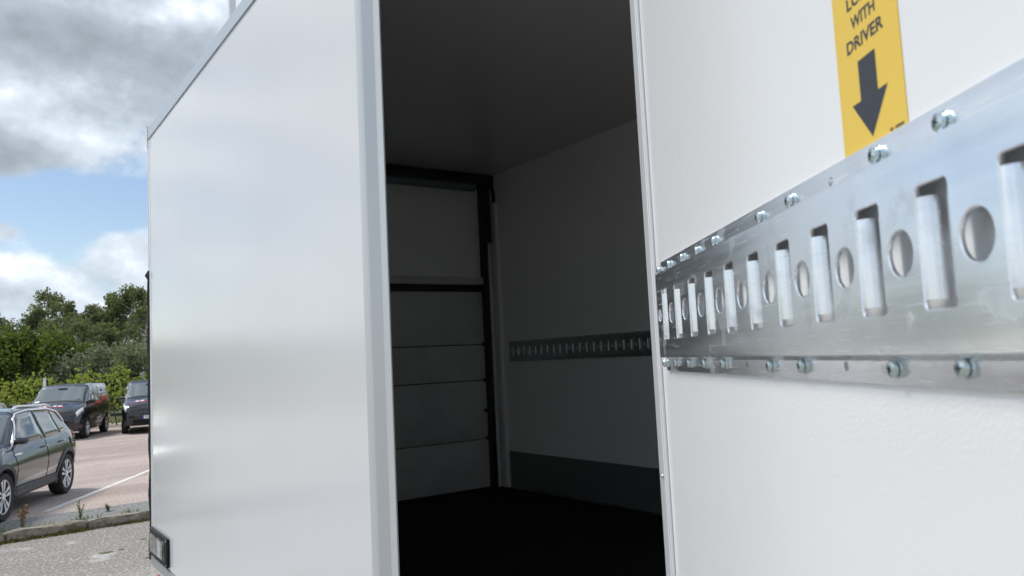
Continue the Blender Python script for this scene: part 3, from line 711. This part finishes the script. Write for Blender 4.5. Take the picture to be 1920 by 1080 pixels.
VANT = [(.0, .50, .72, .80, .80, 1.10, .77, 1.68, .64, .03), (.05, .38, .80, .78, .88, 1.10, .86, 1.74, .69, .05), (.25, .30, .86, .75, .925, 1.10, .91, 1.77, .72, .06), (2.0, .27, .87, .72, .93, 1.10, .915, 1.785, .725, .06),
        (2.70, .26, .87, .72, .93, 1.09, .91, 1.75, .71, .06), (3.0, .26, .87, .72, .93, 1.08, .905, 1.56, .715, .06), (3.66, .26, .87, .70, .93, 1.05, .89, 1.15, .79, .05), (3.95, .27, .86, .68, .92, 1.00, .87, 1.085, .76, .05),
        (4.28, .28, .83, .62, .88, .92, .82, .985, .71, .05), (4.44, .30, .76, .56, .80, .80, .75, .87, .66, .03), (4.50, .36, .66, .54, .70, .70, .66, .76, .60, .02)]
def build_van(loc, rz, side_sign):
    root = empty('parked_van', loc, rz); b = Body(VANT); pz = .335
    b.mesh('body', 'black_paint', root, [(.86, pz, .395, .52), (3.615, pz, .395, .52)])
    for sd_ in (1, -1):
        b.patch('side_window', [(3.42, 4.2), (2.45, 4.12), (2.48, 5.7), (2.86, 5.72)], 'glass', root, side=sd_)
        for wx in (.86, 3.615): add_wheel(root, wx, sd_*.82, pz, .225, .21, 'plain')
        for pts in ([(2.38, 2.0), (2.38, 5.8)], [(3.46, 2.4), (3.5, 4.1)], [(1.3, 2.0), (1.3, 5.8)]): b.line('door_gap', pts, .006, 'well', root, .001, sd_)
        b.line('door_runner', [(1.3, 3.9), (.2, 3.9)], .012, 'clad', root, .004, sd_)
        tube('door_handle', [b.P(2.62, 3.72, 0, sd_), b.P(2.60, 3.72, .03, sd_), b.P(2.44, 3.72, .03, sd_), b.P(2.42, 3.72, 0, sd_)], .014, 'black_paint', root, 8)
        b.patch('headlamp', [(4.43, 3.72), (3.98, 3.72), (4.00, 4.5), (4.40, 4.85)], 'lamp', root, .010, sd_, 8, 4)
        b.patch('lower_intake', [(4.47, 1.5), (4.36, 1.5), (4.36, 2.3), (4.47, 2.3)], 'clad', root, .006, sd_, 5, 3)
        b.patch('tail_lamp', [(.20, 3.6), (.05, 3.6), (.05, 4.9), (.18, 4.9)], 'amber', root, .008, sd_, 4, 5)
        m_ = b.P(3.25, 4.3, 0, 1); mirror_part(root, 3.22, m_.y-.03, m_.z+.08, sd_, 'black_paint', .22)
        b.patch('lower_side_strip', [(2.4, 2.02), (1.25, 2.02), (1.25, 2.12), (2.4, 2.12)], 'clad', root, .012, sd_)  # thin grey strip along the lower side
    b.screen('windscreen', 3.58, 2.82, 6.18, 'wscreen', root, .006)
    # sensor housing and wipers at the glass
    box('camera_housing', (2.86, -.14, 1.665), (2.98, .14, 1.69), 'well', root, .008)
    for yy in (-.5, .1): tube('wiper', [(3.60, yy, 1.225), (3.50, yy+.35, 1.29), (3.46, yy+.55, 1.32)], .008, 'well', root, 6)
    box('grille', (4.488, -.58, .70), (4.512, .58, .74), 'clad', root, .006)
    box('lower_grille', (4.490, -.55, .36), (4.516, .55, .50), 'well', root, .010)
    pl = box('number_plate', (4.512, -.26, .515), (4.522, .26, .625), 'plate_white', root, .002)
    bx_ = bmesh.new(); add_box(bx_, (4.5225, -.258, .517), (4.5235, -.215, .623)); from_bm('country_band', bx_, 'plate_blue', pl)
    text_fit('plate_lettering', 'TZN 195', 'ink', pl, lambda u, v: (4.5226, -.19+.42*u, .535+.07*v), .01)
    # round maker's emblem: ring with two stacked chevrons
    bm = bmesh.new(); add_lathe(bm, [(.072, 0), (.072, .010), (.062, .012), (.062, 0)], 28, 'x')
    def bar(p, q, wd=.011):
        d = Vector((0, q[0]-p[0], q[1]-p[1])); n = Vector((0, -d.z, d.y)).normalized()*wd/2; P_ = Vector((0, *p)); Q_ = Vector((0, *q))
        A = [bm.verts.new(c+Vector((h, 0, 0))) for h in (.001, .011) for c in (P_-n, P_+n, Q_+n, Q_-n)]
        for f in ((0, 1, 2, 3), (7, 6, 5, 4), (0, 4, 5, 1), (1, 5, 6, 2), (2, 6, 7, 3), (3, 7, 4, 0)): bm.faces.new([A[i] for i in f])
    bar((-.024, .060), (0, .010)); bar((.024, .060), (0, .010))
    for sg in (-1, 1): bar((sg*.056, .030), (sg*.026, -.054)); bar((sg*.026, -.054), (0, .002))
    em = from_bm('emblem', bm, 'chrome', root, 40); em.location = (4.474, 0, .80); em.rotation_euler = (0, R(-24), 0)
    # bonnet graphics: block letters over a red bar
    bm = bmesh.new()
    y0 = -.62
    for i in range(6):
        if i == 3: continue
        ya = y0+i*.15
        for (dx0, dx1, dy0, dy1) in ((0, .11, 0, .035), (.075, .11, .035, .115), (.0, .035, .035, .115), (.042, .062, .035, .10)):
            pts = []
            for (xx, yy) in ((3.93+dx0, ya+dy0), (3.93+dx1, ya+dy0), (3.93+dx1, ya+dy1), (3.93+dx0, ya+dy1)):
                c = b.ctrl(xx); q = 8-2*min(1, abs(yy)/c[6][0])
                z = max(b.P(xx, q+d_).z for d_ in (-.1, 0, .05) if q+d_ <= 8)+.006; pts.append(bm.verts.new((8.0-xx, yy, b.P(xx if True else 0, q).z+.008)))
                pts[-1].co.x = xx
            bm.faces.new(pts)
    o = from_bm('bonnet_lettering', bm, 'graphic_white', root); md = o.modifiers.new('t', 'SOLIDIFY'); md.thickness = .004
    bm = bmesh.new(); prev = None
    for i in range(13):
        yy = -.68+i*1.0/12; pr_ = []
        for xx in (4.055, 4.10):
            c = b.ctrl(xx); q = 8-2*min(1, abs(yy)/c[6][0]); pr_.append(bm.verts.new((xx, yy, b.P(xx, q).z+.008)))
        if prev: bm.faces.new((prev[0], prev[1], pr_[1], pr_[0]))
        prev = pr_
    o = from_bm('bonnet_stripe', bm, 'graphic_red', root); md = o.modifiers.new('t', 'SOLIDIFY'); md.thickness = .004
    for sd_ in (1, -1):
        b.patch('side_graphic', [(1.75, 4.75), (.75, 4.75), (.78, 5.75), (1.72, 5.75)], 'graphic_white', root, .008, sd_)
        b.patch('side_graphic_mark', [(1.4, 5.1), (1.1, 5.1), (1.1, 5.35), (1.4, 5.35)], 'ink', root, .014, sd_, 3, 3)
        b.patch('side_graphic_red', [(1.62, 4.15), (.72, 4.15), (.73, 4.66), (1.60, 4.66)], 'graphic_red', root, .008, sd_)
    return root
F = Vector((-.333, -.943, 0)).normalized(); Lv = Vector((-F.y, F.x, 0))
org = Vector((2.56, 30.144, 0))-Lv*.90-F*3.615
van1 = tag(build_van(org, math.atan2(F.y, F.x), 1), 'black panel van with a white and red sign on its rear side', 'van', 'black vans parked before the hedge')
F = Vector((-.175, -.985, 0)).normalized(); Lv = Vector((-F.y, F.x, 0))
van2 = copy_tree(van1); van2.location = Vector((3.755, 30.822, 0))+Lv*.88-F*3.615; van2.rotation_euler = (0, 0, math.atan2(F.y, F.x))
tag(van2, 'black panel van with front plate showing, half hidden by the truck body', 'van', 'black vans parked before the hedge')

# ------------------------------------------------------------------ vegetation
def leaf_mesh(name, pos, size, m, parent, seed, droop=0.0, aspect=.62):
    rg_ = np.random.default_rng(seed); n = len(pos)
    a = rg_.normal(size=(n, 3)); a[:, 2] -= droop*2.2; a /= np.linalg.norm(a, axis=1)[:, None]
    b_ = rg_.normal(size=(n, 3)); b_ -= (b_*a).sum(1)[:, None]*a; b_ /= np.linalg.norm(b_, axis=1)[:, None]
    s_ = size*rg_.uniform(.6, 1.35, n)[:, None]
    nrm = np.cross(a, b_)
    v = np.empty((n, 4, 3)); v[:, 0] = pos-a*s_*.5; v[:, 1] = pos+b_*s_*aspect*.5+nrm*s_*.08; v[:, 2] = pos+a*s_*.5; v[:, 3] = pos-b_*s_*aspect*.5+nrm*s_*.08
    me = bpy.data.meshes.new(name); me.vertices.add(n*4); me.vertices.foreach_set('co', v.ravel())
    me.loops.add(n*4); me.loops.foreach_set('vertex_index', np.arange(n*4)); me.polygons.add(n); me.polygons.foreach_set('loop_start', np.arange(n)*4); me.polygons.foreach_set('loop_total', np.full(n, 4))
    me.update(); me.validate(); me.materials.append(MT[m]); o = bpy.data.objects.new(name, me); return link(o, parent)
def clump_points(rg_, cen, rad, n):
    d = rg_.normal(size=(n, 3)); d /= np.linalg.norm(d, axis=1)[:, None]; r_ = rg_.uniform(0, 1, n)**.45
    return cen+d*r_[:, None]*rad
def polar(az_, dist): return Vector((-.905+math.sin(R(az_))*dist, math.cos(R(az_))*dist, 0))
def tree(az_, dist, h, wd, label, seed, leafm='birch_leaf', bark='bark', n=4200, lsize=.26, base=.22, droop=.35, lean=0, group='birch wood behind the hedge', name='birch_tree'):
    rg_ = np.random.default_rng(seed); root = empty(name, polar(az_, dist)); tag(root, label, 'tree', group)
    bm = bmesh.new(); tr = h*(.018 if bark == 'bark' else .012)+.03; top = Vector((lean*h+rg_.uniform(-.03, .03)*h, rg_.uniform(-.03, .03)*h, h*.94))
    pts = [Vector((0, 0, -.05))]; 
    for f in (.2, .4, .6, .8, 1.0): pts.append(top*f+Vector((rg_.normal()*.012*h, rg_.normal()*.012*h, 0)))
    add_tube(bm, pts, [tr*(1-.86*f) for f in (0, .2, .4, .6, .8, 1)], 8)
    clumps = []; nl = 16
    for i in range(nl):
        f = base+(.97-base)*(i+.5)/nl; st = top*f; a = rg_.uniform(0, 6.283); g = math.sin(math.pi*min(1, (f-base*.6)/(1.06-base*.6))**.8)
        L_ = wd*.5*max(.22, g)*rg_.uniform(.65, 1.15); en = st+Vector((math.cos(a)*L_, math.sin(a)*L_, L_*rg_.uniform(.15, .65)))
        mid = st.lerp(en, .55)+Vector((0, 0, L_*.12))
        add_tube(bm, [st, mid, en], [tr*(1-.8*f)*.55, tr*.25, tr*.08], 5, False)
        sz = wd*(rg_.uniform(.075, .145) if bark == 'bark' else rg_.uniform(.10, .19))
        clumps.append((en, (sz, sz, sz*rg_.uniform(.8, 1.5)))); clumps.append((mid+Vector((0, 0, .1)), (sz*.9, sz*.9, sz)))
        for _ in range(2): clumps.append((en+Vector((rg_.normal()*sz, rg_.normal()*sz, -abs(rg_.normal())*sz*(.4+droop*1.6))), (sz*.55, sz*.55, sz*.9)))
    clumps.append((top, (wd*.07, wd*.07, h*.06))); clumps.append((top+Vector((0, 0, -h*.08)), (wd*.12, wd*.12, h*.07)))
    trunk = from_bm('trunk', bm, bark, root, 60)
    vol = np.array([c[1][0]*c[1][1]*c[1][2] for c in clumps])**.72; cnt = np.maximum(12, (vol/vol.sum()*n).astype(int))
    P_ = np.concatenate([clump_points(rg_, np.array(c[0]), np.array(c[1])*rg_.uniform(.85, 1.2), k_) for c, k_ in zip(clumps, cnt)])
    P_ = P_[P_[:, 2] > .2]
    leaf_mesh('crown', P_, lsize, leafm, root, seed, droop)
    return root
tlist = [(1.75, 72, 7.0, 3.8, 'weeping birch cut by the left edge of the picture', .6), (3.55, 78, 8.2, 3.8, 'birch with a low round top left of the tallest crown', .5),
         (4.50, 80, 10.2, 4.6, 'tall dark birch standing clear above the bright ash', .6), (5.75, 76, 8.7, 4.0, 'birch with forked pale trunk right of the tall dark one', .3),
         (6.45, 74, 8.2, 3.6, 'slim birch with bare white branches in the middle of the wood', .3), (7.05, 79, 8.7, 3.8, 'birch of middling height left of the pointed pair', .3),
         (7.60, 77, 9.4, 3.0, 'narrow pointed birch, left one of the pointed pair', .1), (8.10, 80, 9.9, 3.2, 'narrow pointed birch, right one of the pointed pair', .1),
         (8.95, 76, 10.2, 3.8, 'tallest birch of the group beside the truck', .2), (9.75, 73, 9.6, 3.6, 'birch with long white trunk close to the truck edge', .2),
         (10.6, 78, 10.4, 4.4, 'birch half hidden by the rear edge of the truck', .3)]
for i, (a, d, h, wd, lab, dr) in enumerate(tlist): tree(a, d, h, wd*1.15, lab, 100+i, droop=dr, n=4200, lsize=.24, base=.24)
for i, (a, d, h, wd, lab) in enumerate(((3.2, 50, 4.5, 5.0, 'bright green ash tree with a broad crown behind the parked cars'), (1.0, 52, 4.4, 5.0, 'low bright ash at the left edge of the picture'))):
    tree(a, d, h, wd, lab, 200+i, 'bright_leaf', 'dbark', 7500, .26, .08, .1, group='bright ash trees behind the hedge', name='ash_tree')
for i, (a, d, h, wd, lab) in enumerate(((7.2, 47, 3.0, 4.6, 'grey green willow bush left of the silvery one'), (9.5, 46, 3.15, 5.2, 'silvery willow bush directly behind the hedge by the truck'), (5.2, 50, 2.3, 3.4, 'small dark willow bush below the gap in the wood'))):
    tree(a, d, h, wd, lab, 300+i, 'willow_leaf', 'dbark', 6500, .19, .06, .0, group='willow bushes behind the hedge', name='willow_bush')
for i, (a, d, h, lab) in enumerate(((6.25, 62, 6.4, 'thin birch with bare pale stem in front of the forked one'), (6.62, 63, 5.6, 'thin leaning birch stem over the gap in the wood'), (7.42, 64, 6.2, 'thin pale birch stem behind the grey willow bush'), (9.62, 63, 7.2, 'thin birch with a long bare white stem by the truck edge'), (5.35, 66, 6.6, 'thin birch stem right of the broad ash crown'))):
    tree(a, d, h, 2.6, lab, 500+i, n=900, lsize=.22, base=.62, droop=.6, lean=(-.05, .10, .02, .06, -.04)[i])
# dark far wood closing the horizon
rgf = np.random.default_rng(9); P_ = []
for i in range(190):
    a = rgf.uniform(-48, 40); d = rgf.uniform(86, 104); h = rgf.uniform(3.5, 5.4) if 1 < a < 12 else rgf.uniform(4, 6.5); p = polar(a, d)
    c = np.array((p.x, p.y, h*.5)); P_.append(clump_points(rgf, c, np.array((2.6, 2.6, h*.55)), 420))
P_ = np.concatenate(P_); P_ = P_[P_[:, 2] > .1]
wood = leaf_mesh('far_wood', P_, .55, 'birch_leaf', None, 44); tag(wood, 'dark far wood reading as one mass behind the birches', 'wood', kind='stuff')
# hedge along the lot
hl = []; rgh = np.random.default_rng(21)
def hy(x): return 36.2+.105*x
for x in np.arange(-34, 34, .16):
    hh = 2.08+.20*math.sin(x*1.9)+.16*math.sin(x*4.3+1)+rgh.normal()*.08
    if x > -1.5 and x < 1.8: hh -= .12
    k_ = 60 if -4 < x < 9 else 26
    pz_ = hh*rgh.uniform(0, 1, k_)**.62; py_ = rgh.normal(0, .42, k_)*np.clip(1.15-(pz_/hh)**3*.6, .3, 1.2)
    hl.append(np.stack([x+rgh.normal(0, .14, k_), hy(x)+py_, pz_], 1))
    if rgh.random() < .5:
        k2 = 7; hl.append(np.stack([x+rgh.normal(0, .05, k2), hy(x)+rgh.normal(0, .2)+rgh.normal(0, .04, k2), hh+rgh.uniform(-.1, .32, k2)], 1))
hp_ = np.concatenate(hl)
hedge = tag(empty('hedge', (0, 36.2, 0)), 'clipped yellow green hedge running behind the parked vans', 'hedge')
o = leaf_mesh('foliage', hp_-np.array((0, 36.2, 0)), .15, 'hedge_leaf', hedge, 5)
bm = bmesh.new()
for x in np.arange(-10, 14, .45): add_tube(bm, [(x, hy(x)-36.2, 0), (x+rgh.normal()*.1, hy(x)-36.2+rgh.normal()*.1, 1.3)], [.03, .012], 5)
from_bm('stems', bm, 'dbark', hedge)
post = tag(empty('marker_post', (1.72, 35.55, 0)), 'slim white post sticking up at the hedge above the left van', 'post')
box('shaft', (-.05, -.05, 0), (.05, .05, 2.02), 'plate_white', post, .01); box('cap', (-.06, -.06, 2.021), (.06, .06, 2.07), 'plate_white', post, .015)
# flagpole rising beyond the truck roof
fp = polar(15.70, 15.0); fpo = tag(empty('flagpole', fp), 'white tapered pole rising above the roof edge of the truck', 'pole')
tube('pole', [(0, 0, .05), (0, 0, 4), (0, 0, 9.2), (0, 0, 11.0)], [.095, .085, .064, .05], 'plate_white', fpo, 20)
bm = bmesh.new(); add_lathe(bm, [(.16, 0), (.16, .05), (.10, .08), (.10, .12)], 20); from_bm('base_flange', bm, 'alu', fpo, 40)
bm = bmesh.new(); bmesh.ops.create_uvsphere(bm, u_segments=16, v_segments=10, radius=.075); o = from_bm('finial', bm, 'alu', fpo, 60); o.location = (0, 0, 11.06)

# weeds, grass and moss at the kerb
def blade_mesh(name, specs, m, parent, wd=.006):
    bm = bmesh.new()
    for (p, d, h) in specs:
        p = Vector(p); d = Vector(d); side = Vector((-d.y, d.x, 0)); side = side.normalized()*wd if side.length > 0 else Vector((wd, 0, 0))
        a, b_, c = p, p+Vector((0, 0, h*.6))+d*.35, p+Vector((0, 0, h))+d
        v = [bm.verts.new(q) for q in (a-side, a+side, b_+side*.7, b_-side*.7, c)]
        bm.faces.new((v[0], v[1], v[2], v[3])); bm.faces.new((v[3], v[2], v[4]))
    return from_bm(name, bm, m, parent)
rw = random.Random(8)
def weed(s_, n_, h, label, reddish):
    p = Vector(kpt(s_, n_, -.03)); root = tag(empty('weed', p), label, 'weed', 'weeds growing in the kerb joint')
    bm = bmesh.new(); tips = []
    for k in range(5 if reddish else 3):
        a = rw.uniform(0, 6.28); l = rw.uniform(.12, .30)*h; hh = h*rw.uniform(.62, 1.0)
        pts = [(0, 0, 0), (math.cos(a)*l*.3, math.sin(a)*l*.3, hh*.5), (math.cos(a)*l, math.sin(a)*l, hh)]; add_tube(bm, pts, [.006, .005, .003], 5); tips.append(pts)
    from_bm('stem', bm, 'stalk' if reddish else 'grass', root, 60)
    sp = []
    for pts in tips:
        for k in range(16):
            f = rw.uniform(.05, 1); q = Vector(pts[0]).lerp(Vector(pts[2]), f); a = rw.uniform(0, 6.28); l = rw.uniform(.03, .09)
            sp.append((q, (math.cos(a)*l, math.sin(a)*l, 0), rw.uniform(.0, .06)))
    blade_mesh('leaves', sp, 'grass', root, .010)
    if reddish:
        sp = []
        for pts in tips[:3]:
            for k in range(34):
                q = Vector(pts[2])+Vector((rw.gauss(0, .010), rw.gauss(0, .010), rw.uniform(-.10, .02))); a = rw.uniform(0, 6.28); sp.append((q, (math.cos(a)*.022, math.sin(a)*.022, 0), .02))
        blade_mesh('seed_head', sp, 'stalk', root, .008)
    return root
weed(.28, .30, .34, 'reddish seeding weed in front of the crossover front wheel', True)
weed(1.02, .42, .27, 'thin green weed standing by the end of the white line', False)
weed(1.45, .70, .13, 'small green weed on the strip nearest the truck', False)
sp = []
for i in range(900):
    s_ = rw.uniform(-3, 4); 
    if math.sin(s_*5.1)+math.sin(s_*2.3+1) < .35 and not (.85 < s_ < 1.25 or 1.5 < s_ < 1.75): continue
    p = kpt(s_, rw.gauss(.20, .03), -.02); a = rw.uniform(0, 6.28); l = rw.uniform(.01, .05); sp.append((p, (math.cos(a)*l, math.sin(a)*l, 0), rw.uniform(.02, .085)))
tag(blade_mesh('grass_tufts', sp, 'grass', None, .005), 'short grass tufts in the joint behind the kerb stones', 'grass', kind='stuff')
rgm = np.random.default_rng(4); ss = rgm.uniform(-6, 6, 16000); keep = (np.sin(ss*3.1)+np.sin(ss*7.7+2)+rgm.normal(0, .8, 16000)) > -.5; ss = ss[keep]
nn_ = -np.abs(rgm.normal(0, .055, len(ss)))+.012
pm = np.array([kpt(a, b_, YG+abs(c)) for a, b_, c in zip(ss, nn_, rgm.normal(0, .018, len(ss)))])
tag(leaf_mesh('moss', pm, .028, 'moss', None, 6), 'dry moss and grass along the foot of the kerb', 'moss', kind='stuff')
rgp = np.random.default_rng(14)
for i, (px_, py_, sz) in enumerate(((.55, 10.9, .10), (.72, 10.95, .05), (.9, 10.2, .07), (1.05, 11.4, .05), (.2, 9.6, .06))):
    bm = bmesh.new(); v = [bm.verts.new((sz*rgp.uniform(.5, 1)*math.cos(a), sz*.6*rgp.uniform(.5, 1)*math.sin(a), .004)) for a in np.linspace(0, 6.28, 9)[:-1]]; c = bm.verts.new((0, 0, .012))
    for k_ in range(8): bm.faces.new((v[k_], v[(k_+1) % 8], c))
    o = from_bm('dead_leaf', bm, 'moss'); o.location = (px_, py_, YG)
    tag(o, ['dark debris patch on the yard left of the truck', 'small dark crumb right beside the debris patch', 'dry leaf on the yard near the truck corner', 'tiny dry leaf on the yard close to the kerb', 'dry leaf on the yard nearest the camera'][i], 'debris', 'bits lying on the yard')
print('tris', sum(len(o.data.loop_triangles) if False else sum(len(p.vertices)-2 for p in o.data.polygons) for o in bpy.data.objects if o.type == 'MESH'))
